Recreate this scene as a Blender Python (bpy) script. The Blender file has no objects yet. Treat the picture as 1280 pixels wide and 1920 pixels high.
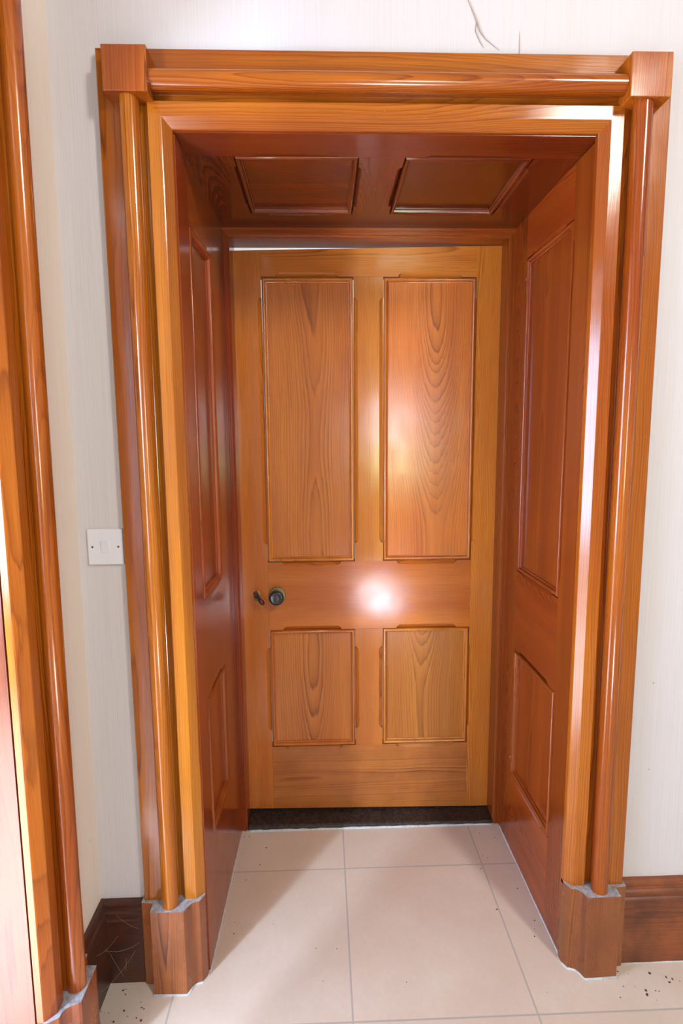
import bpy, math, random
from mathutils import Vector, Matrix
random.seed(7)
scene = bpy.context.scene
COL = scene.collection

# ------------------------------------------------------------------ camera
cam_d = bpy.data.cameras.new('camera'); cam = bpy.data.objects.new('camera', cam_d); COL.objects.link(cam)
PITCH, YAW, ROLL = 0.131711, 0.0328304, -0.0080311
fw = Vector((math.sin(YAW)*math.cos(PITCH), math.cos(YAW)*math.cos(PITCH), -math.sin(PITCH)))
rt = Vector((math.cos(YAW), -math.sin(YAW), 0)); up = rt.cross(fw)
c_, s_ = math.cos(ROLL), math.sin(ROLL)
R_, U_ = c_*rt + s_*up, -s_*rt + c_*up
cam.matrix_world = Matrix(((R_.x, U_.x, -fw.x, 0), (R_.y, U_.y, -fw.y, -1.37), (R_.z, U_.z, -fw.z, 1.42), (0, 0, 0, 1)))
cam_d.sensor_fit = 'VERTICAL'; cam_d.sensor_height = 36; cam_d.sensor_width = 24
cam_d.lens = 36*1074/1920; cam_d.clip_start = 0.02
scene.camera = cam

# ------------------------------------------------------------------ light
w = bpy.data.worlds.new('world'); scene.world = w; w.use_nodes = True
bg = w.node_tree.nodes['Background']
bg.inputs[0].default_value = (0.98, 0.94, 1.0, 1); bg.inputs[1].default_value = 0.40
def area(name, loc, target, sx, sy, power, col):
    d = bpy.data.lights.new(name, 'AREA'); d.shape = 'RECTANGLE'; d.size = sx; d.size_y = sy; d.energy = power; d.color = col
    o = bpy.data.objects.new(name, d); COL.objects.link(o); o.location = loc
    o.rotation_euler = (Vector(target)-Vector(loc)).to_track_quat('-Z', 'Y').to_euler(); return o
area('ceiling_lamp', (1.50, -2.15, 2.98), (0.75, -0.6, 1.5), 0.28, 0.44, 44, (1, 0.95, 0.86))
area('side_daylight', (-1.75, -1.70, 1.37), (0.0, -0.55, 1.2), 2.0, 1.45, 165, (0.50, 0.69, 1.0))
area('floor_streak_lamp', (-1.72, -2.03, 1.60), (-0.1, 0.2, 0.2), 0.12, 1.0, 62, (0.62, 0.79, 1.0))  # added slit lamp that draws the pale floor streak; no door gap is modelled
area('garden_window_sky', (0.74, -3.4, 1.56), (0.74, 0, 1.56), 0.34, 0.50, 14, (0.80, 0.88, 1.0))
area('garden_window_green', (0.78, -3.4, 1.14), (0.78, 0, 1.14), 0.34, 0.30, 9, (0.62, 1.0, 0.55))
sd = bpy.data.lights.new('sun_patch', 'SPOT'); sd.energy = 190000; sd.spot_size = 0.080; sd.spot_blend = 0.6; sd.color = (0.70, 0.82, 1.0); sd.shadow_soft_size = 0.02
so = bpy.data.objects.new('sun_patch', sd); COL.objects.link(so); so.location = (0.62, -6.4, 1.45)
so.rotation_euler = (Vector((0.50, -2.4, 0))-Vector(so.location)).to_track_quat('-Z', 'Y').to_euler()
pd = bpy.data.lights.new('porch_sun', 'SPOT'); pd.energy = 5200; pd.spot_size = 0.80; pd.spot_blend = 0.6; pd.color = (0.74, 0.80, 1.0); pd.shadow_soft_size = 0.03
po = bpy.data.objects.new('porch_sun', pd); COL.objects.link(po); po.location = (-1.30, -1.35, 3.0); po.rotation_euler = (0, 0, 0)
area('next_room_light', (0.1, 1.6, 2.0), (0.1, 1.6, 3.0), 1.2, 0.8, 16, (0.95, 0.97, 1.0))
vs = scene.view_settings
scene.display_settings.display_device = 'sRGB'
vs.view_transform = 'Standard'; vs.look = 'None'; vs.gamma = 1; vs.use_curve_mapping = False; vs.exposure = 0.04
try:
    scene.cycles.use_denoising = True; scene.cycles.max_bounces = 8
except Exception: pass

# ------------------------------------------------------------------ materials
class N:
    def __init__(s, name):
        s.m = bpy.data.materials.new(name); s.m.use_nodes = True; s.t = s.m.node_tree; s.t.nodes.clear()
        s.out = s.t.nodes.new('ShaderNodeOutputMaterial'); s.b = s.t.nodes.new('ShaderNodeBsdfPrincipled')
        s.t.links.new(s.b.outputs[0], s.out.inputs[0])
    def new(s, ty, **kw):
        n = s.t.nodes.new(ty)
        for k, v in kw.items(): setattr(n, k, v)
        return n
    def set(s, inp, v):
        if isinstance(v, bpy.types.NodeSocket): s.t.links.new(v, inp)
        else: inp.default_value = v
    def math(s, op, a, b=None, c=None):
        n = s.new('ShaderNodeMath', operation=op); s.set(n.inputs[0], a)
        if b is not None: s.set(n.inputs[1], b)
        if c is not None: s.set(n.inputs[2], c)
        return n.outputs[0]
    def comb(s, x, y, z):
        n = s.new('ShaderNodeCombineXYZ')
        for i, v in enumerate((x, y, z)): s.set(n.inputs[i], v)
        return n.outputs[0]
    def noise(s, vec, scale=1.0, detail=2.0, rough=0.5):
        n = s.new('ShaderNodeTexNoise'); s.set(n.inputs['Vector'], vec); n.inputs['Scale'].default_value = scale
        n.inputs['Detail'].default_value = detail; n.inputs['Roughness'].default_value = rough; return n.outputs[0]
    def ramp(s, fac, stops, interp='LINEAR'):
        n = s.new('ShaderNodeValToRGB'); s.set(n.inputs[0], fac); cr = n.color_ramp; cr.interpolation = interp
        while len(cr.elements) > 1: cr.elements.remove(cr.elements[-1])
        cr.elements[0].position = stops[0][0]; cr.elements[0].color = (*stops[0][1], 1)
        for p, c in stops[1:]:
            e = cr.elements.new(p); e.color = (*c, 1)
        return n.outputs[0]
    def mix(s, fac, a, b, mode='MIX'):
        n = s.new('ShaderNodeMix', data_type='RGBA', blend_type=mode)
        s.set(n.inputs[0], fac)
        for i, v in ((6, a), (7, b)):
            if isinstance(v, tuple): v = (*v, 1) if len(v) == 3 else v
            s.set(n.inputs[i], v)
        return n.outputs[2]
    def bump(s, h, strength, dist):
        n = s.new('ShaderNodeBump'); n.inputs['Strength'].default_value = strength; n.inputs['Distance'].default_value = dist
        s.set(n.inputs['Height'], h); s.t.links.new(n.outputs[0], s.b.inputs['Normal'])
def g(v): return tuple(max(0.0, x) for x in v)

def wood(name, L, A, light, mid, dark, rough=0.22, spacing=0.0055, figure=1.0, dirt=0.0, width=0.10, spec=0.60, contrast=1.15, bumps=0.08, depth=0.16):
    """Varnished pitch pine. L = axis the grain runs along, A = axis across the face; the third axis is the depth."""
    n = N(name); D = [a for a in 'XYZ' if a not in (L, A)][0]
    tc = n.new('ShaderNodeTexCoord'); sep = n.new('ShaderNodeSeparateXYZ'); n.t.links.new(tc.outputs['Object'], sep.inputs[0])
    rnd = n.new('ShaderNodeObjectInfo').outputs['Random']
    l = n.math('ADD', sep.outputs[L], n.math('MULTIPLY', rnd, 41.0))
    r2 = n.math('FRACT', n.math('MULTIPLY', rnd, 77.7)); r3 = n.math('FRACT', n.math('MULTIPLY', rnd, 913.3))
    a0 = sep.outputs[A]; d0 = sep.outputs[D]
    # wander of the pith line along the board
    wl = n.noise(n.comb(n.math('MULTIPLY', l, 1.3), r2, 0.0), 1.0, 2)
    wa = n.noise(n.comb(n.math('MULTIPLY', l, 3.0), n.math('MULTIPLY', a0, 9.0), n.math('ADD', d0, r3)), 1.0, 3)
    x = n.math('ADD', a0, n.math('MULTIPLY', n.math('SUBTRACT', r2, 0.5), width))
    x = n.math('ADD', x, n.math('MULTIPLY', n.math('SUBTRACT', wl, 0.5), 0.05*figure))
    x = n.math('ADD', x, n.math('MULTIPLY', n.math('SUBTRACT', wa, 0.5), 0.018*figure))
    dep = n.math('ADD', n.math('MULTIPLY', n.noise(n.comb(n.math('MULTIPLY', l, 0.75), 3.3, r3), 1.0, 1), depth), 0.012-depth*0.12)
    dep = n.math('ADD', dep, d0)
    rr = n.math('SQRT', n.math('ADD', n.math('MULTIPLY', x, x), n.math('MULTIPLY', dep, dep)))
    fine = n.noise(n.comb(n.math('MULTIPLY', l, 2.0), n.math('MULTIPLY', a0, 110.0), n.math('MULTIPLY', d0, 110.0)), 1.0, 2)
    rr = n.math('ADD', rr, n.math('MULTIPLY', fine, spacing*0.55))
    irr = n.noise(n.comb(n.math('MULTIPLY', rr, 60.0), r2, 0.0), 1.0, 2)
    ph = n.math('FRACT', n.math('ADD', n.math('DIVIDE', rr, spacing), n.math('MULTIPLY', irr, 2.6)))
    near = n.math('POWER', 2.718, n.math('MULTIPLY', n.math('MULTIPLY', x, x), -520.0))
    ring = n.ramp(ph, [(0.0, (0, 0, 0)), (0.35, (0.12,)*3), (0.74, (0.45,)*3), (0.90, (1, 1, 1)), (1.0, (0.05,)*3)])
    mod = n.noise(n.comb(n.math('MULTIPLY', l, 1.1), n.math('MULTIPLY', a0, 22.0), n.math('MULTIPLY', d0, 22.0)), 1.0, 2)
    ring = n.math('MULTIPLY', ring, n.math('MULTIPLY_ADD', mod, 1.7, -0.25))
    ring = n.math('MULTIPLY', ring, n.math('MULTIPLY_ADD', near, 0.45, 0.65))
    fib = n.noise(n.comb(n.math('MULTIPLY', l, 9.0), n.math('MULTIPLY', a0, 700.0), n.math('MULTIPLY', d0, 700.0)), 1.0, 2)
    big = n.noise(n.comb(n.math('MULTIPLY', l, 0.8), n.math('MULTIPLY', a0, 11.0), n.math('MULTIPLY', d0, 11.0)), 1.0, 2)
    base = n.ramp(big, [(0.30, light), (0.62, mid)])
    col = n.mix(n.math('MULTIPLY', ring, 0.85*contrast), base, dark)
    col = n.mix(n.math('MULTIPLY', n.math('SUBTRACT', fib, 0.42), 0.9*contrast), col, dark)
    # scuffs and nicks
    spk = n.noise(tc.outputs['Object'], 160.0, 2, 0.6)
    col = n.mix(n.math('MULTIPLY', n.math('GREATER_THAN', spk, 0.80), 0.55), col, (0.62, 0.42, 0.25))
    hv = n.new('ShaderNodeHueSaturation'); n.set(hv.inputs['Value'], n.math('MULTIPLY_ADD', r3, 0.26, 0.87))
    n.set(hv.inputs['Hue'], n.math('MULTIPLY_ADD', r2, 0.012, 0.494)); n.set(hv.inputs['Color'], col); col = hv.outputs[0]
    if dirt:
        dn = n.noise(tc.outputs['Object'], 9.0, 5, 0.65)
        col = n.mix(n.math('MULTIPLY', n.ramp(dn, [(0.40, (0, 0, 0)), (0.72, (1, 1, 1))]), dirt), col, (0.020, 0.010, 0.007))
    n.set(n.b.inputs['Base Color'], col)
    rn = n.noise(tc.outputs['Object'], 14.0, 3)
    n.set(n.b.inputs['Roughness'], n.math('MULTIPLY_ADD', rn, 0.16, rough-0.08))
    n.b.inputs['Specular IOR Level'].default_value = spec
    n.bump(n.math('ADD', n.math('MULTIPLY', ring, 0.6), n.math('MULTIPLY', fib, 0.6)), bumps, 0.0006)
    return n.m

def plain(name, col, rough=0.5, metal=0.0, noise=0.0, scale=20.0, col2=None):
    n = N(name)
    if noise:
        tc = n.new('ShaderNodeTexCoord')
        f = n.ramp(n.noise(tc.outputs['Object'], scale, 5, 0.65), [(0.42, (0, 0, 0)), (0.68, (1, 1, 1))])
        n.set(n.b.inputs['Base Color'], n.mix(n.math('MULTIPLY', f, noise), col, col2))
    else: n.b.inputs['Base Color'].default_value = (*col, 1)
    n.b.inputs['Roughness'].default_value = rough; n.b.inputs['Metallic'].default_value = metal
    return n.m

def wallpaper(name, A, base):
    n = N(name); tc = n.new('ShaderNodeTexCoord'); sep = n.new('ShaderNodeSeparateXYZ'); n.t.links.new(tc.outputs['Object'], sep.inputs[0])
    z = sep.outputs['Z']; a = sep.outputs[A]
    rib = n.noise(n.comb(n.math('MULTIPLY', a, 330.0), n.math('MULTIPLY', z, 3.5), 0.0), 1.0, 3, 0.6)
    tone = n.noise(n.comb(n.math('MULTIPLY', a, 6.0), n.math('MULTIPLY', z, 1.2), 4.0), 1.0, 3)
    col = n.ramp(tone, [(0.3, base), (0.7, tuple(b*f for b, f in zip(base, (0.98, 0.955, 0.92))))])
    col = n.mix(n.math('MULTIPLY', n.math('SUBTRACT', rib, 0.36), 0.85), col, tuple(b*f for b, f in zip(base, (0.80, 0.72, 0.62))))
    sp = n.noise(tc.outputs['Object'], 38.0, 2, 0.4)
    col = n.mix(n.math('MULTIPLY', n.math('GREATER_THAN', sp, 0.81), 0.5), col, (0.25, 0.19, 0.14))
    n.set(n.b.inputs['Base Color'], col); n.b.inputs['Roughness'].default_value = 0.75
    n.b.inputs['Specular IOR Level'].default_value = 0.25
    n.bump(rib, 0.35, 0.0015); return n.m

def tiles():
    n = N('stone_tile'); tc = n.new('ShaderNodeTexCoord'); sep = n.new('ShaderNodeSeparateXYZ'); n.t.links.new(tc.outputs['Object'], sep.inputs[0])
    fx = n.math('DIVIDE', n.math('SUBTRACT', sep.outputs['X'], 0.0585), 0.4575); fy = n.math('DIVIDE', n.math('SUBTRACT', sep.outputs['Y'], -0.1475), 0.502)
    def line(f, size):
        p = n.math('PINGPONG', f, 0.5); return n.math('LESS_THAN', n.math('MULTIPLY', p, size), 0.0023)
    gl = n.math('MAXIMUM', line(fx, 0.4575), line(fy, 0.502))
    cell = n.comb(n.math('FLOOR', fx), n.math('FLOOR', fy), 0.0)
    wn = n.new('ShaderNodeTexWhiteNoise'); n.set(wn.inputs['Vector'], cell)
    cl = n.noise(tc.outputs['Object'], 5.0, 5, 0.6); fn = n.noise(tc.outputs['Object'], 70.0, 4, 0.6)
    t = n.math('ADD', n.math('MULTIPLY', cl, 0.7), n.math('MULTIPLY', fn, 0.3))
    col = n.ramp(t, [(0.33, (0.69, 0.555, 0.45)), (0.55, (0.73, 0.605, 0.507)), (0.72, (0.77, 0.66, 0.565))])
    hv = n.new('ShaderNodeHueSaturation'); n.set(hv.inputs['Color'], col); n.set(hv.inputs['Value'], n.math('MULTIPLY_ADD', wn.outputs[0], 0.05, 0.975)); col = hv.outputs[0]
    sp = n.noise(tc.outputs['Object'], 130.0, 2, 0.5)
    col = n.mix(n.math('MULTIPLY', n.math('GREATER_THAN', sp, 0.795), 0.6), col, (0.17, 0.10, 0.06))
    col = n.mix(n.math('MULTIPLY', gl, 0.9), col, (0.47, 0.42, 0.39))
    n.set(n.b.inputs['Base Color'], col)
    n.set(n.b.inputs['Roughness'], n.math('MULTIPLY_ADD', cl, 0.25, 0.32)); n.b.inputs['Specular IOR Level'].default_value = 0.4
    n.bump(n.math('SUBTRACT', n.math('MULTIPLY', fn, 0.12), gl), 0.3, 0.002); return n.m

ORA = ((0.50, 0.150, 0.009), (0.31, 0.067, 0.004), (0.10, 0.014, 0.002))      # casing: orange pine
DOR = ((0.68, 0.232, 0.030), (0.54, 0.158, 0.019), (0.12, 0.026, 0.006))      # door: browner
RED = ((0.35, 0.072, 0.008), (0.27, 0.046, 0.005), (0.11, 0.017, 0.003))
SOF_SHADED = ((0.19, 0.034, 0.005), (0.145, 0.023, 0.003), (0.07, 0.010, 0.002))     # soffit: the lining red with its shade put into the colour     # reveal linings: redder
DRK = ((0.36, 0.100, 0.022), (0.26, 0.064, 0.014), (0.09, 0.020, 0.007))      # skirting
M = {}
for ax, (L, A) in dict(v=('Z', 'X'), h=('X', 'Z'), vy=('Z', 'Y'), hy=('Y', 'Z'), sx=('X', 'Y'), sy=('Y', 'X')).items():
    M['case_'+ax] = wood('casing_pine_'+ax, L, A, *ORA, rough=0.16, spacing=0.0048, width=0.16)
    M['door_'+ax] = wood('door_pine_'+ax, L, A, *DOR, rough=0.15, spacing=0.0034, width=0.40, bumps=0.04)
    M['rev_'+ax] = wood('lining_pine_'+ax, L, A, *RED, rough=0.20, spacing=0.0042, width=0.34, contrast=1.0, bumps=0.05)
    M['skirt_'+ax] = wood('skirting_pine_'+ax, L, A, *DRK, rough=0.32, spacing=0.006, dirt=0.65)
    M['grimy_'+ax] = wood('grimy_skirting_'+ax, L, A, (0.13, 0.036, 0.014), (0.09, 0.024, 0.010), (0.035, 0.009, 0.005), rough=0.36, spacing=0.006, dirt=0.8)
    M['plinth_'+ax] = wood('plinth_pine_'+ax, L, A, (0.42, 0.128, 0.032), (0.30, 0.078, 0.019), (0.09, 0.020, 0.008), rough=0.28, spacing=0.0042, dirt=0.28, width=0.16)
for ax, (L, A) in dict(sx=('X', 'Y'), sy=('Y', 'X')).items(): M['sof_'+ax] = wood('soffit_pine_'+ax, L, A, *SOF_SHADED, rough=0.20, spacing=0.0042, width=0.30)
M['glare_v'] = wood('side_lining_pine', 'Z', 'X', (0.20, 0.050, 0.014), (0.15, 0.036, 0.010), (0.05, 0.010, 0.005), rough=0.20, spacing=0.005, spec=0.6)
M['kick_h'] = wood('bottom_rail_pine', 'X', 'Z', (0.58, 0.20, 0.038), (0.46, 0.14, 0.025), (0.18, 0.046, 0.012), rough=0.24, spacing=0.006, width=0.06, dirt=0.22)
M['panel_v'] = wood('door_panel_pine', 'Z', 'X', *DOR, rough=0.21, spacing=0.0046, figure=0.9, width=0.06, depth=0.24, bumps=0.04)
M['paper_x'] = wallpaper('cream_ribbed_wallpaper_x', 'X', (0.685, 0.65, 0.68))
M['paper_y'] = wallpaper('cream_ribbed_wallpaper_warm_lit', 'Y', (0.86, 0.74, 0.645))  # same paper as the back wall, with the warm light put into its colour
M['tile'] = tiles()
M['ceil'] = plain('ceiling_white', (0.85, 0.84, 0.82), 0.8)
M['white'] = plain('white_plastic', (0.80, 0.785, 0.83), 0.32)
M['screw'] = plain('screw_metal', (0.16, 0.15, 0.16), 0.4, 0.8)
M['brass'] = plain('tarnished_brass', (0.30, 0.22, 0.10), 0.42, 0.85, 0.7, 220, (0.07, 0.055, 0.04))
M['ebony'] = plain('black_knob', (0.018, 0.018, 0.024), 0.30)
M['rust'] = plain('rusty_iron', (0.085, 0.03, 0.022), 0.38, 0.55, 0.5, 200, (0.03, 0.012, 0.01))
M['black'] = plain('worn_black_board', (0.012, 0.008, 0.007), 0.50, 0, 0.85, 90, (0.075, 0.04, 0.03))
M['grout'] = plain('pale_grout', (0.62, 0.66, 0.70), 0.8, 0, 0.6, 60, (0.40, 0.36, 0.33))
M['web'] = plain('dusty_web', (0.42, 0.33, 0.27), 0.9)
M['crumb'] = plain('dark_crumb', (0.10, 0.055, 0.03), 0.9)
M['dust'] = plain('pale_dust', (0.42, 0.42, 0.46), 0.95, 0, 0.8, 70, (0.16, 0.12, 0.11))

# ------------------------------------------------------------------ helpers
def link(name, verts, faces, mat, parent=None, smooth=False, bevel=0.0, auto=None, own=True):
    me = bpy.data.meshes.new(name)
    off = parent_world(parent)
    V_ = [Vector(v) for v in verts]                 # every piece keeps its origin at its own centre (the grain is laid out from there)
    ctr = Vector([(min(v[i] for v in V_)+max(v[i] for v in V_))/2 for i in range(3)]) if own else off
    me.from_pydata([tuple(v-ctr) for v in V_], [], [list(f) for f in faces]); me.validate(); me.update()
    if mat is not None: me.materials.append(mat)
    o = bpy.data.objects.new(name, me); COL.objects.link(o)
    import bmesh
    bm = bmesh.new(); bm.from_mesh(me); bmesh.ops.recalc_face_normals(bm, faces=bm.faces); bm.to_mesh(me); bm.free()
    o.location = ctr-off
    if parent is not None: o.parent = parent
    if smooth:
        for p in me.polygons: p.use_smooth = True
        if auto is not None:
            import bmesh
            bm = bmesh.new(); bm.from_mesh(me)
            for e in bm.edges:
                if len(e.link_faces) == 2 and e.calc_face_angle(0) > math.radians(auto): e.smooth = False
            bm.to_mesh(me); bm.free()
    if bevel:
        b = o.modifiers.new('bevel', 'BEVEL'); b.width = bevel; b.segments = 2; b.limit_method = 'ANGLE'; b.angle_limit = math.radians(35)
    return o
def parent_world(p):
    v = Vector((0, 0, 0))
    while p is not None: v += Vector(p.location); p = p.parent
    return v
def empty(name, loc):
    o = bpy.data.objects.new(name, None); o.location = loc; o.empty_display_size = 0.05; COL.objects.link(o); return o
def tag(o, label, cat, kind=None, group=None):
    o['label'] = label; o['category'] = cat
    if kind: o['kind'] = kind
    if group: o['group'] = group
    return o
def box_vf(x0, x1, y0, y1, z0, z1):
    v = [(x, y, z) for x in (x0, x1) for y in (y0, y1) for z in (z0, z1)]
    return v, [(0, 1, 3, 2), (4, 6, 7, 5), (0, 4, 5, 1), (2, 3, 7, 6), (0, 2, 6, 4), (1, 5, 7, 3)]
class MB:
    def __init__(s): s.v = []; s.f = []
    def add(s, v, f):
        n = len(s.v); s.v += [tuple(a) for a in v]; s.f += [tuple(i+n for i in q) for q in f]; return s
    def box(s, *a): return s.add(*box_vf(*a))
    def build(s, name, mat, parent=None, **kw): return link(name, s.v, s.f, mat, parent, **kw)
def loft(rings, closed=True, caps=True):
    """rings: list of equal-length point lists; quads between neighbours."""
    k = len(rings[0]); v = [p for r in rings for p in r]; f = []
    for i in range(len(rings)-1):
        for j in range(k if closed else k-1):
            a = i*k+j; b = i*k+(j+1) % k; f.append((a, b, b+k, a+k))
    if caps: f.append(tuple(range(k))[::-1]); f.append(tuple(range((len(rings)-1)*k, len(rings)*k)))
    return v, f
def lathe(center, axis, prof, seg=28):
    """prof: (distance along axis, radius)."""
    ax = Vector(axis).normalized(); t = Vector((0, 0, 1)) if abs(ax.z) < 0.9 else Vector((1, 0, 0))
    e1 = ax.cross(t).normalized(); e2 = ax.cross(e1); c = Vector(center); rings = []
    for d, r in prof:
        rings.append([tuple(c+ax*d+(e1*math.cos(2*math.pi*i/seg)+e2*math.sin(2*math.pi*i/seg))*max(r, 1e-4)) for i in range(seg)])
    return loft(rings)
def tube(pts, rad, seg=8):
    P = [Vector(p) for p in pts]; rings = []
    for i, p in enumerate(P):
        d = (P[min(i+1, len(P)-1)]-P[max(i-1, 0)]).normalized(); t = Vector((0, 0, 1)) if abs(d.z) < 0.9 else Vector((1, 0, 0))
        e1 = d.cross(t).normalized(); e2 = d.cross(e1); r = rad[i] if isinstance(rad, (list, tuple)) else rad
        rings.append([tuple(p+(e1*math.cos(2*math.pi*k/seg)+e2*math.sin(2*math.pi*k/seg))*r) for k in range(seg)])
    return loft(rings)

# ------------------------------------------------------------------ room shell
XL = lambda z: -0.592+0.0065*z                     # the left wall leans a touch
OX0, OX1, OZ = -0.317, 0.634, 2.086                # mouth of the deep door recess
fl = MB(); fl.box(-2.6, 3.0, -4.2, 0.70, -0.10, 0.0)
floor = tag(fl.build('floor', M['tile'], own=False), 'beige stone floor tiles with pale grout lines, dusty in the corners', 'floor', 'structure')
wb = MB(); wb.box(-2.6, -0.345, 0.0, 0.66, 0, 3.4); wb.box(0.665, 3.0, 0.0, 0.66, 0, 3.4); wb.box(-0.345, 0.665, 0.0, 0.66, 2.115, 3.4)
tag(wb.build('wall_back', M['paper_x']), 'cream ribbed wallpapered wall around the panelled door recess', 'wall', 'structure')
wl = MB()
def lean(y0, y1, z0, z1):
    v = []
    for dx in (-0.15, 0):
        for y in (y0, y1):
            for z in (z0, z1): v.append((XL(z)+dx, y, z))
    wl.add(v, box_vf(0, 1, 0, 1, 0, 1)[1])
lean(-0.292, 0.0, 0, 3.4); lean(-0.80, -0.292, 2.12, 3.4); lean(-4.2, -0.80, 0, 3.4)  # unseen low head and near jamb of the doorway, shaped to trim the side light
tag(wl.build('wall_left', M['paper_y']), 'narrow strip of cream wallpapered wall beside the side doorway casing', 'wall', 'structure')
nr = MB(); nr.box(-1.2, 1.4, 0.66, 2.6, 2.75, 2.85)
tag(nr.build('ceiling', M['ceil']), 'bright ceiling of the room beyond, glimpsed over the door', 'ceiling', 'structure')

nw = MB(); nw.box(-1.25, -1.2, 0.66, 2.6, 0, 2.85); nw.box(1.4, 1.45, 0.66, 2.6, 0, 2.85); nw.box(-1.25, 1.45, 2.6, 2.65, 0, 2.85); nw.box(-1.2, 1.4, 0.70, 2.6, -0.06, -0.01)
tag(nw.build('wall_beyond', M['ceil']), 'white walls of the room beyond, behind the closed door', 'wall', 'structure')

pw = MB(); pw.box(-2.6, -2.35, -4.2, 0.0, 0, 3.4)
tag(pw.build('wall_porch', M['ceil']), 'white wall of the porch behind the side doorway', 'wall', 'structure')

# ------------------------------------------------------------------ architrave profile  (u inwards from the outer edge, v out from the wall)
BOARD = [(0, 0), (0, 0.018), (0.002, 0.0205), (0.049, 0.0205), (0.053, 0.0185), (0.086, 0.0075), (0.100, 0.0075), (0.1025, 0.0195), (0.1045, 0.0210), (0.1320, 0.0210), (0.1338, 0.0200), (0.1505, 0.0033), (0.152, 0.001), (0.152, -0.012), (0.150, -0.012), (0.0, -0.0)]
BOARD = BOARD[:-1]
UC, VC, UR = 0.071, 0.0355, 0.0205
BEAD = [(UC+UR*math.sin(t), VC+UR*math.cos(t)) for t in [math.radians(a) for a in range(-140, 141, 14)]]
BEAD = [(UC-0.012, 0.008)]+BEAD+[(UC+0.013, 0.008)]
AR = dict(L=-0.4715, R=0.7815, T=2.2415)
def leg(side, uv, z):
    u, v = uv
    return (AR['L']+u, -v, z) if side < 0 else (AR['R']-u, -v, z)
arch = empty('trim_1', (0.155, 0, 0))
tag(arch, 'wide varnished orange pine architrave with round moulding framing the recess', 'door casing', 'structure')
ZB = 0.236
for side in (-1, 1):
    # the board is mitred at the head along u = T - z
    v, f = loft([[leg(side, p, ZB-0.01) for p in BOARD], [leg(side, p, AR['T']-p[0]) for p in BOARD]]); link('casing_board', v, f, M['case_v'], arch)
    v, f = loft([[leg(side, p, ZB-0.01) for p in BEAD], [leg(side, p, 2.140) for p in BEAD]]); link('round_moulding', v, f, M['case_v'], arch, smooth=True, auto=40)
def head(uv, x): return (x, -uv[1], AR['T']-uv[0])
v, f = loft([[head(p, AR['L']+p[0]) for p in BOARD], [head(p, AR['R']-p[0]) for p in BOARD]]); link('casing_board', v, f, M['case_h'], arch)
v, f = loft([[head(p, -0.358) for p in BEAD], [head(p, 0.672) for p in BEAD]]); link('round_moulding', v, f, M['case_h'], arch, smooth=True, auto=40)
for x0, x1, m in ((-0.4455, -0.353, 'case_v'), (0.667, 0.7565, 'case_v')):
    MB().box(x0, x1, -0.062, 0.0, 2.1345, 2.2235).build('corner_block', M[m], arch, bevel=0.0018)
# plinth blocks: outline in plan follows the casing; u inwards from the outer edge
PL = [(0.0, 0.0), (-0.006, 0.0), (-0.006, 0.027), (0.024, 0.030), (0.0245, 0.060), (0.1085, 0.0605), (0.112, 0.056), (0.117, 0.043), (0.124, 0.034), (0.132, 0.030), (0.141, 0.0285), (0.1425, 0.027), (0.151, 0.012), (0.152, 0.009), (0.152, -0.012), (0.0, -0.012)]
PL = PL[1:]
def plinth(fn, h, mat, parent, tilt=0.004):
    b = [fn(u, v, 0.0) for u, v in PL]; t = [fn(u, v, h) for u, v in PL]
    v, f = loft([b, t]); o = link('plinth_block', v, f, mat, parent, bevel=0.0012)
    # dust lying on the ledge
    tp = [fn(u, v, h+0.0004) for u, v in PL]; tq = [fn(u, v, h+0.0014) for u, v in PL]
    v, f = loft([tp, tq]); d = link('ledge_dust', v, f, M['dust'], o); d['label'] = 'pale dust on the plinth ledge'
    return o
plinth(lambda u, v, z: (AR['L']+u, -v, z), ZB, M['plinth_v'], arch)
plinth(lambda u, v, z: (AR['R']-u, -v, z), ZB, M['plinth_v'], arch)

# ------------------------------------------------------------------ side doorway casing on the left wall
Y0 = -0.163
side = empty('trim_2', (-0.59, -0.24, 0))
tag(side, 'pine casing of the bright side doorway at the left edge', 'door casing', 'structure')
def sfn(u, v, z): return (XL(z)+v, Y0-u, z)
def sleg(prof, z0, z1): return loft([[sfn(u, v, z0) for u, v in prof], [sfn(u, v, z1) for u, v in prof]])
v, f = sleg(BOARD, 0.22, 2.6); link('casing_board', v, f, M['case_vy'], side)
v, f = sleg(BEAD, 0.22, 2.6); link('round_moulding', v, f, M['case_vy'], side, smooth=True, auto=40)
plinth(sfn, 0.222, M['plinth_vy'], side)
# lining of that doorway: a stile next to the casing and a wide board, with the shadow gap between them
sl = empty('trim_3', (-0.75, -0.31, 0))
tag(sl, 'wooden lining of the side doorway, washed pale by daylight', 'door lining', 'structure')
def lean_board(name, d0, d1, **kw):
    y0, y1 = Y0-0.152, Y0-0.13
    v = [(XL(z)+d, y, z) for d in (d0, d1) for y in (y0, y1) for z in (0.0, 2.12)]
    return link(name, v, box_vf(0, 1, 0, 1, 0, 1)[1], M['glare_v'], sl, **kw)
lean_board('lining_board', -0.149, -0.0156)

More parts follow.
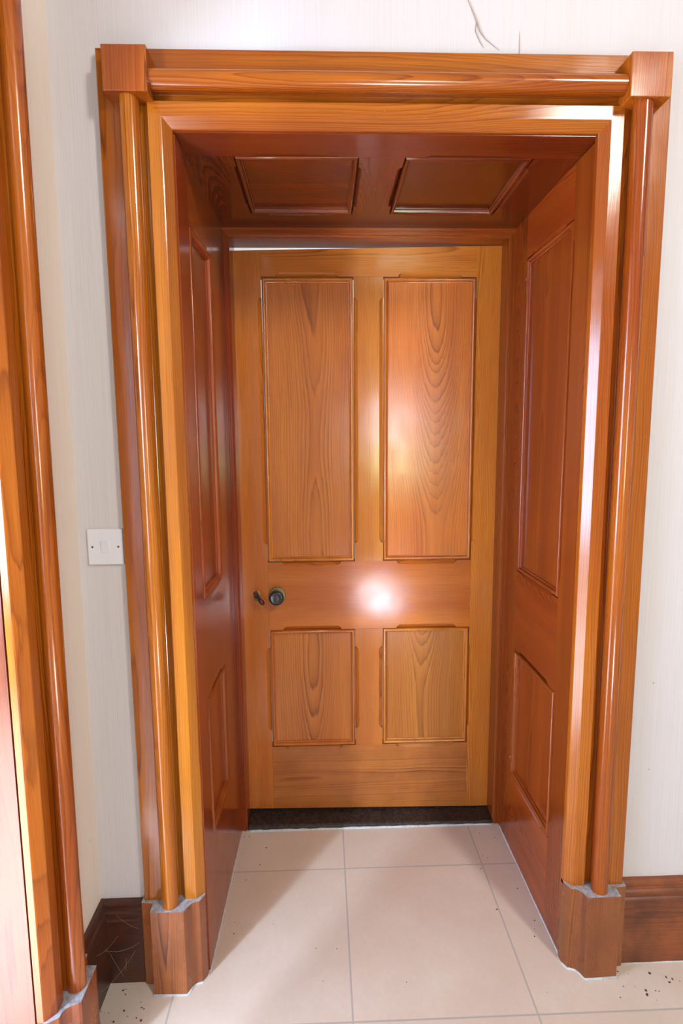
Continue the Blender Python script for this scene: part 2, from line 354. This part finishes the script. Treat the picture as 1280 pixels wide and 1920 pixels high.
# ------------------------------------------------------------------ skirtings
SK = [(0, 0.0), (0.021, 0.0), (0.021, 0.186), (0.017, 0.190), (0.0165, 0.196), (0.019, 0.199), (0.019, 0.207), (0.014, 0.211), (0.0125, 0.219), (0.0145, 0.222), (0.0145, 0.229), (0.010, 0.235), (0, 0.237)]
def skirt(name, p0, p1, out, mat, label, dz=0.0, sc=1.0):
    p0, p1, out = Vector(p0), Vector(p1), Vector(out)
    rg = [[tuple(p+out*d*sc+Vector((0, 0, (z+dz) if z > 0 else 0))) for d, z in SK] for p in (p0, p1)]
    v, f = loft(rg); return tag(link(name, v, f, mat), label, 'skirting board', 'structure')
skirt('baseboard_back', (0.787, 0, 0), (3.0, 0, 0), (0, -1, 0), M['skirt_h'], 'dusty moulded skirting board right of the door recess', 0.004)
skirt('baseboard_corner', (-0.592, 0, 0), (-0.478, 0, 0), (0, -1, 0), M['grimy_h'], 'short dark cobwebbed skirting between the corner and the recess casing', -0.008)
skirt('baseboard_left', (-0.591, -0.012, 0), (-0.591, Y0+0.006, 0), (1, 0, 0), M['grimy_hy'], 'short dark skirting on the left wall beside the side doorway plinth', -0.008, 0.9)

# ------------------------------------------------------------------ panelled work
# A leaf lives in (s, t, n): s across, t up, n towards the viewer; F maps it to the world.
def member(F, rect, chamf, depth, mat, name, parent, c=0.0135):
    """rect = (s0, s1, t0, t1) of the lower edge outline (corner points may be given); chamf = list of (edge, from, to) with edge in l r b t."""
    s0, s1, t0, t1 = rect; k = 0.012
    front, low = [], []
    def run(a, b, fixed, vertical, inward, spans):
        # from a to b along an edge; spans sorted in the travel direction
        sg = 1 if b > a else -1
        pts = [(a, 0)]
        for f0, f1 in (spans if sg > 0 else [(y, x) for x, y in spans[::-1]]):
            pts += [(f0, 0), (f0+sg*0.0015, c*0.45), (f0+sg*k*0.55, c*0.70), (f0+sg*k, c), (f1-sg*k, c), (f1-sg*k*0.55, c*0.70), (f1-sg*0.0015, c*0.45), (f1, 0)]
        for p, ins in pts:
            if vertical: front.append((fixed+inward*ins, p)); low.append((fixed, p))
            else: front.append((p, fixed+inward*ins)); low.append((p, fixed))
    sp = lambda e: sorted([(a, b) for q, a, b in chamf if q == e])
    run(s0, s1, t0, False, 1, sp('b')); run(t0, t1, s1, True, -1, sp('r')); run(s1, s0, t1, False, -1, sp('t')); run(t1, t0, s0, True, 1, sp('l'))
    rings = [[F(s, t, -depth) for s, t in low], [F(s, t, -c*0.9) for s, t in low], [F(s, t, 0.0) for s, t in front]]
    v, f = loft(rings); return link(name, v, f, mat, parent)
MOULD = [(0.0026, -0.020), (0.0026, -0.005), (0.0030, -0.0015), (0.0042, 0.0012), (0.0068, 0.0024), (0.0094, 0.0020), (0.0118, 0.0002), (0.0132, -0.0028), (0.0137, -0.0075), (0.0145, -0.0086), (0.0172, -0.0092), (0.0176, -0.0135), (0.0176, -0.020)]
def moulding(F, rect, mat_h, parent, dn=0.0):
    s0, s1, t0, t1 = rect; rings = []
    for cs, ct, ds, dt in ((s0, t0, 1, 1), (s1, t0, -1, 1), (s1, t1, -1, -1), (s0, t1, 1, -1), (s0, t0, 1, 1)):
        rings.append([F(cs+ds*w_, ct+dt*w_, n_+dn) for w_, n_ in MOULD])
    v, f = loft(rings, closed=True, caps=False); return link('panel_moulding', v, f, mat_h, parent, smooth=True, auto=50)
def field(F, rect, mat, parent, dn=-0.0125, th=0.008):
    s0, s1, t0, t1 = rect; e = 0.006
    rings = [[F(a, b, n_) for a, b in ((s0+e, t0+e), (s1-e, t0+e), (s1-e, t1-e), (s0+e, t1-e))] for n_ in (dn-th, dn)]
    v, f = loft(rings); return link('panel', v, f, mat, parent)

# ---- the door
door = empty('door_1', (0.165, 0.625, 0.035))
tag(door, 'four-panelled varnished pine door with beaded mouldings and black knob, shut in the recess', 'door', 'structure')
DY = 0.625
def topz(s): return 2.029+(s+0.285)*0.0200         # the leaf has dropped on the left
def FD(s, t, n): return (s, DY-n, t)
def FDT(s, t, n): return (s, DY-n, topz(s) if t > 2.02 else (t+(s-0.16)*-0.017 if t < 0.05 else t))
DX0, DX1 = -0.300, 0.622
SL, SR = -0.197, 0.527                             # inner edges of the stiles
ML, MR = 0.1120, 0.2115                            # muntin
UB, UT, LB, LT = 0.978, 1.947, 0.281, 0.729        # panel openings
g_ = 0.066
def spans(a, b, m=g_): return (a+m, b-m)
ve = [('r', *spans(UB, UT)), ('r', *spans(LB, LT))]; vl = [('l', *spans(UB, UT)), ('l', *spans(LB, LT))]
member(FDT, (DX0, SL, 0.030, 2.04), ve, 0.040, M['door_v'], 'stile', door)
member(FDT, (SR, DX1, 0.030, 2.04), vl, 0.040, M['door_v'], 'stile', door)
hs = lambda e: [(e, *spans(SL, ML, 0.05)), (e, *spans(MR, SR, 0.05))]
member(FDT, (SL+0.0004, SR-0.0004, UT, 2.04), hs('b'), 0.040, M['door_h'], 'rail', door)
member(FD, (SL+0.0004, SR-0.0004, LT, UB), hs('t')+hs('b'), 0.040, M['door_h'], 'rail', door)
member(FDT, (SL+0.0004, SR-0.0004, 0.030, LB), hs('t'), 0.040, M['kick_h'], 'rail', door)
member(FD, (ML, MR, UB+0.0004, UT-0.0004), [('l', *spans(UB, UT)), ('r', *spans(UB, UT))], 0.040, M['door_v'], 'muntin', door)
member(FD, (ML, MR, LB+0.0004, LT-0.0004), [('l', *spans(LB, LT)), ('r', *spans(LB, LT))], 0.040, M['door_v'], 'muntin', door)
for r in ((SL, ML, UB, UT), (MR, SR, UB, UT), (SL, ML, LB, LT), (MR, SR, LB, LT)):
    p = field(FD, r, M['panel_v'], door); moulding(FD, r, M['door_v'], p)
# knob and keyhole plate
KX, KZ = -0.166, 0.859
v, f = lathe((KX, DY, KZ), (0, -1, 0), [(0, 0.029), (0.002, 0.029), (0.004, 0.027), (0.005, 0.022), (0.008, 0.021), (0.0085, 0.018), (0.012, 0.0175), (0.0125, 0.015)], 40)
knob = link('knob_rose', v, f, M['brass'], door, smooth=True, auto=30); knob['label'] = 'tarnished brass rose behind the knob'
mb = MB()
for i in range(28):
    a = 2*math.pi*i/28
    mb.add(*lathe((KX+0.0285*math.cos(a), DY-0.001, KZ+0.0285*math.sin(a)), (0, -1, 0), [(0, 0.0032), (0.002, 0.003), (0.003, 0.0012)], 8))
mb.build('beaded_rim', M['brass'], knob)
v, f = lathe((KX, DY-0.010, KZ), (0, -1, 0), [(0, 0.012), (0.016, 0.011), (0.019, 0.0165), (0.021, 0.022), (0.026, 0.0255), (0.031, 0.0258), (0.035, 0.0245), (0.0375, 0.0215), (0.0380, 0.0185), (0.0370, 0.0165), (0.0378, 0.008), (0.038, 0.0)], 40)
kb = link('knob', v, f, M['ebony'], door, smooth=True, auto=50); kb['label'] = 'black turned door knob'
v, f = lathe((-0.2365, DY, 0.857), (0, -1, 0), [(0, 0.013), (0.002, 0.013), (0.003, 0.011)], 24)
v2 = [(x, y, 0.857+(z-0.857)*1.5) for x, y, z in v]
link('keyhole_plate', v2, f, M['brass'], door, smooth=True, auto=30)
# key left in the lock
key = empty('door_key', (-0.2365, DY-0.003, 0.860))
tag(key, 'dark rusty key left standing in the lock beside the black knob', 'key')
v, f = lathe((-0.2365, DY-0.0005, 0.860), (0, -1, 0), [(0, 0.0035), (0.018, 0.0035), (0.0185, 0.006), (0.022, 0.006), (0.0225, 0.004), (0.030, 0.004)], 14)
link('shank', v, f, M['rust'], key, smooth=True, auto=40)
def ringlet(cx, cz, y, ra, rb, ang, r):
    pts = []
    for i in range(25):
        a = 2*math.pi*i/24; x, z = ra*math.cos(a), rb*math.sin(a)
        pts.append((cx+x*math.cos(ang)-z*math.sin(ang), y, cz+x*math.sin(ang)+z*math.cos(ang)))
    return tube(pts, r, 8)
kb_ = MB()
kb_.add(*ringlet(-0.2385, 0.8735, DY-0.033, 0.0062, 0.0062, 0, 0.0026)); kb_.add(*ringlet(-0.2305, 0.8615, DY-0.034, 0.0062, 0.0062, 0, 0.0026))
kb_.add(*tube([(-0.245, DY-0.030, 0.876), (-0.2365, DY-0.030, 0.866), (-0.229, DY-0.031, 0.856)], 0.0035))
kb_.build('bow', M['rust'], key, smooth=True)
a_ = math.radians(-52)
v, f = lathe((-0.2275, DY-0.034, 0.8560), (math.cos(a_), 0.0, math.sin(a_)), [(0, 0.002), (0.003, 0.0065), (0.010, 0.0085), (0.019, 0.0080), (0.025, 0.0055), (0.027, 0.001)], 16)
link('grip', v, f, M['rust'], key, smooth=True)

# ---- door frame: rebated jambs and head with a small moulded stop
frame = empty('trim_4', (0.16, 0.56, 0))
tag(frame, 'dark moulded pine frame round the four-panelled door', 'door frame', 'structure')
FR = [(-0.006, 0.66), (-0.006, 0.552), (0.004, 0.552), (0.0055, 0.5545), (0.009, 0.5545), (0.0105, 0.5525), (0.0165, 0.5525), (0.0185, 0.556), (0.0215, 0.5585), (0.0235, 0.5585), (0.024, 0.625), (0.024, 0.66)]
FL0, FR0, FT0 = -0.3105, 0.6335, 2.0725
v, f = loft([[(FL0+u, y, 0.0) for u, y in FR], [(FL0+u, y, FT0-u) for u, y in FR]]); link('jamb', v, f, M['rev_v'], frame)
v, f = loft([[(FR0-u, y, 0.0) for u, y in FR], [(FR0-u, y, FT0-u) for u, y in FR]]); link('jamb', v, f, M['rev_v'], frame)
v, f = loft([[(FL0+u, y, FT0-u) for u, y in FR], [(FR0-u, y, FT0-u) for u, y in FR]]); link('head', v, f, M['rev_h'], frame)

# ---- threshold
th = [(0.552, 0.0), (0.556, 0.012), (0.562, 0.016), (0.64, 0.024), (0.66, 0.024), (0.66, 0.0)]
v, f = loft([[(-0.286, y, z) for y, z in th], [(0.609, y, z-0.004 if z > 0.014 else z) for y, z in th]])
tag(link('threshold', v, f, M['black'], bevel=0.0015), 'worn black threshold board under the four-panelled door', 'threshold', 'structure')

# ---- panelled reveals
def lining(root, F, S0, S1, T0, T1, sin, sout, wins, mats, vert_grain=True):
    """stiles run the whole height; wins = list of (t0, t1) panel openings between s = sin and s = sout"""
    chl = [('r', *spans(a, b, 0.05)) for a, b in wins]; chr_ = [('l', *spans(a, b, 0.05)) for a, b in wins]
    member(F, (S0, sin, T0, T1), chl, 0.022, M[mats[0]], 'stile', root, c=0.010)
    member(F, (sout, S1, T0, T1), chr_, 0.022, M[mats[0]], 'stile', root, c=0.010)
    edges = [T0]+[x for w_ in wins for x in w_]+[T1]
    for i in range(0, len(edges), 2):
        ch = []
        if i > 0: ch.append(('b', *spans(sin, sout, 0.045)))
        if i < len(edges)-2: ch.append(('t', *spans(sin, sout, 0.045)))
        member(F, (sin+0.0004, sout-0.0004, edges[i], edges[i+1]), ch, 0.022, M[mats[1]], 'rail', root, c=0.010)
    for a, b in wins:
        p = field(F, (sin, sout, a, b), M[mats[0]], root, th=0.006); moulding(F, (sin, sout, a, b), M[mats[0]], p, dn=0.0005)
rl = empty('trim_5', (-0.312, 0.28, 0))
tag(rl, 'deep red panelled lining on the left side of the door recess', 'recess lining', 'structure')
lining(rl, lambda s, t, n: (-0.3165+s*0.0185+n, s, t), 0.004, 0.556, 0.0, 2.083, 0.105, 0.350, [(0.322, 0.722), (0.994, 1.930)], ('rev_vy', 'rev_hy'))
rr_ = empty('trim_6', (0.632, 0.28, 0))
tag(rr_, 'panelled pine lining on the right side of the door recess', 'recess lining', 'structure')
lining(rr_, lambda s, t, n: (0.635-s*0.005-n, s, t), 0.004, 0.556, 0.0, 2.083, 0.120, 0.446, [(0.268, 0.712), (0.978, 1.952)], ('rev_vy', 'rev_hy'))
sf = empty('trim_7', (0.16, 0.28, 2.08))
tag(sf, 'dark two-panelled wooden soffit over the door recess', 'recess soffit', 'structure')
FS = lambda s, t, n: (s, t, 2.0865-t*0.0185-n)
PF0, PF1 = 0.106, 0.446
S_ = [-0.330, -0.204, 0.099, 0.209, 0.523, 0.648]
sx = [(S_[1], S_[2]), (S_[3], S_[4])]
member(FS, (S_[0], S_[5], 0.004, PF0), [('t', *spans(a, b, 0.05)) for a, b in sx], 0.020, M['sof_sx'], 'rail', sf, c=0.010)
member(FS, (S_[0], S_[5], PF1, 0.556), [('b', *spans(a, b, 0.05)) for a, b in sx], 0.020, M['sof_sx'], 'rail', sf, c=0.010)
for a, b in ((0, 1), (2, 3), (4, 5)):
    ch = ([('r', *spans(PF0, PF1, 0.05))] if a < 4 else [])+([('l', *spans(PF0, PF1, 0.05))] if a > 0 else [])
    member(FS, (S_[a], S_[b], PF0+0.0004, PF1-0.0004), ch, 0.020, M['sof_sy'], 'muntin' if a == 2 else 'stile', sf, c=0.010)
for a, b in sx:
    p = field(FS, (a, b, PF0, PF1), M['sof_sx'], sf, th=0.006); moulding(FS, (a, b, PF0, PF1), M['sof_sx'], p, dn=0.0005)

# ------------------------------------------------------------------ pale joint of grout round the foot of the woodwork
gm = MB()
def bead(pts, r=0.0032):
    gm.add(*tube([(x, y, 0.0008+random.uniform(-0.0008, 0.0006)) for x, y in pts], [r*random.uniform(0.6, 1.25) for _ in pts], 6))
def seg(a, b, n): return [(a[0]+(b[0]-a[0])*i/n, a[1]+(b[1]-a[1])*i/n) for i in range(n+1)]
bead(seg((-0.290, 0.550), (0.612, 0.550), 40), 0.0045); bead(seg((0.6315, 0.548), (0.634, 0.0), 30)); bead(seg((-0.307, 0.548), (-0.316, 0.0), 30), 0.002)
bead([(AR['L']+u, -v-0.001) for u, v in PL[2:14]]); bead([(AR['R']-u, -v-0.001) for u, v in PL[2:14]])
bead(seg((0.787, -0.021), (2.0, -0.021), 30), 0.002)
gj = gm.build('joint_line', M['grout'], floor, smooth=True); gj['label'] = 'pale grout line along the foot of the woodwork'

# ------------------------------------------------------------------ light switch
sw = empty('light_switch', (-0.519, 0.0, 1.1625))
tag(sw, 'square white light switch on the narrow wall beside the casing', 'light switch')
SX, SZ = -0.519, 1.1625
MB().box(SX-0.0415, SX+0.0415, -0.0085, -0.0002, SZ-0.043, SZ+0.043).build('face_plate', M['white'], sw, bevel=0.0018)
rk = [(SX-0.0085, -0.0080), (SX+0.0085, -0.0080)]
hw, hh = 0.0095, 0.0150
v = [(SX+a*hw, -0.0080, SZ+b*hh) for a, b in ((-1, -1), (1, -1), (1, 1), (-1, 1))]+[(SX-hw+0.0006, -0.0090, SZ-hh+0.0006), (SX+hw-0.0006, -0.0090, SZ-hh+0.0006), (SX+hw-0.0006, -0.0142, SZ+hh-0.0006), (SX-hw+0.0006, -0.0142, SZ+hh-0.0006)]
link('rocker', v, [(0, 1, 2, 3), (4, 5, 6, 7), (0, 1, 5, 4), (1, 2, 6, 5), (2, 3, 7, 6), (3, 0, 4, 7)], M['white'], sw, bevel=0.0005)
for dx in (-0.0305, 0.0305):
    v, f = lathe((SX+dx, -0.0084, SZ), (0, -1, 0), [(0, 0.0026), (0.0008, 0.0026), (0.0006, 0.0006), (0.0003, 0.0)], 14); link('screw', v, f, M['screw'], sw)

# ------------------------------------------------------------------ dirt: a torn strand on the wall, crumbs on the floor
ww = MB()
def strand(p, r): ww.add(*tube([(x, -0.0012, z) for x, z in p], r, 6))
strand([(0.322, 2.372), (0.331, 2.352), (0.340, 2.334), (0.350, 2.312), (0.356, 2.296), (0.368, 2.281), (0.386, 2.268), (0.400, 2.258)], [0.0004, 0.0008, 0.0012, 0.0016, 0.0014, 0.0008, 0.0005, 0.0003])
strand([(0.348, 2.316), (0.346, 2.296), (0.356, 2.276), (0.366, 2.262)], [0.0006, 0.0012, 0.0008, 0.0003])
strand([(0.444, 2.296), (0.4445, 2.270), (0.445, 2.245)], [0.0003, 0.0006, 0.0006])
tag(ww.build('cobweb', M['web']), 'thin brown cobweb strand hanging on the wall above the casing', 'cobweb')
cw = MB()
def thread(a, b, sag, r=0.0002):
    A_, B_ = Vector(a), Vector(b); cw.add(*tube([tuple(A_.lerp(B_, t/8)-Vector((0, 0, sag*4*(t/8)*(1-t/8)))) for t in range(9)], r, 5))
thread((-0.566, -0.06, 0.135), (-0.486, -0.032, 0.128), 0.012); thread((-0.566, -0.03, 0.10), (-0.536, -0.0225, 0.02), 0.002)
thread((-0.568, -0.10, 0.16), (-0.545, -0.023, 0.14), 0.008); thread((-0.530, -0.024, 0.04), (-0.5255, -0.024, 0.075), 0.0, 0.0004)
thread((-0.566, -0.09, 0.05), (-0.50, -0.028, 0.10), 0.010); thread((-0.545, -0.023, 0.20), (-0.487, -0.034, 0.17), 0.006)
tag(cw.build('corner_cobweb', M['web']), 'fine pale cobweb threads across the dark skirting in the corner', 'cobweb')
cm = MB()
def crumb(x, y, r):
    k = random.uniform(0.35, 1.0); a = random.uniform(0, 3.1); h = r*0.5
    ring = [[(x+math.cos(a)*r*q*math.cos(t)-math.sin(a)*r*k*q*math.sin(t), y+math.sin(a)*r*q*math.cos(t)+math.cos(a)*r*k*q*math.sin(t), z) for t in [2*math.pi*i/7 for i in range(7)]] for q, z in ((1, 0.0001), (0.8, h*0.7), (0.3, h))]
    cm.add(*loft(ring))
for i in range(26): crumb(random.uniform(-0.585, -0.46), random.uniform(-0.17, -0.03), random.uniform(0.0012, 0.0040))
for i in range(24): crumb(random.uniform(0.70, 1.0), random.uniform(-0.16, -0.03), random.uniform(0.0014, 0.0046))
for i in range(16): crumb(0.63-abs(random.gauss(0, 0.05))-0.006, random.uniform(-0.05, 0.54), random.uniform(0.0010, 0.0030))
for i in range(10): crumb(-0.300+abs(random.gauss(0, 0.05)), random.uniform(0.1, 0.54), random.uniform(0.0010, 0.0030))
for i in range(14): crumb(random.uniform(-0.2, 0.6), random.uniform(-0.2, 0.53), random.uniform(0.0008, 0.0020))
tag(cm.build('floor_crumbs', M['crumb']), 'dark crumbs of dirt scattered on the beige floor tiles', 'dirt', 'stuff')
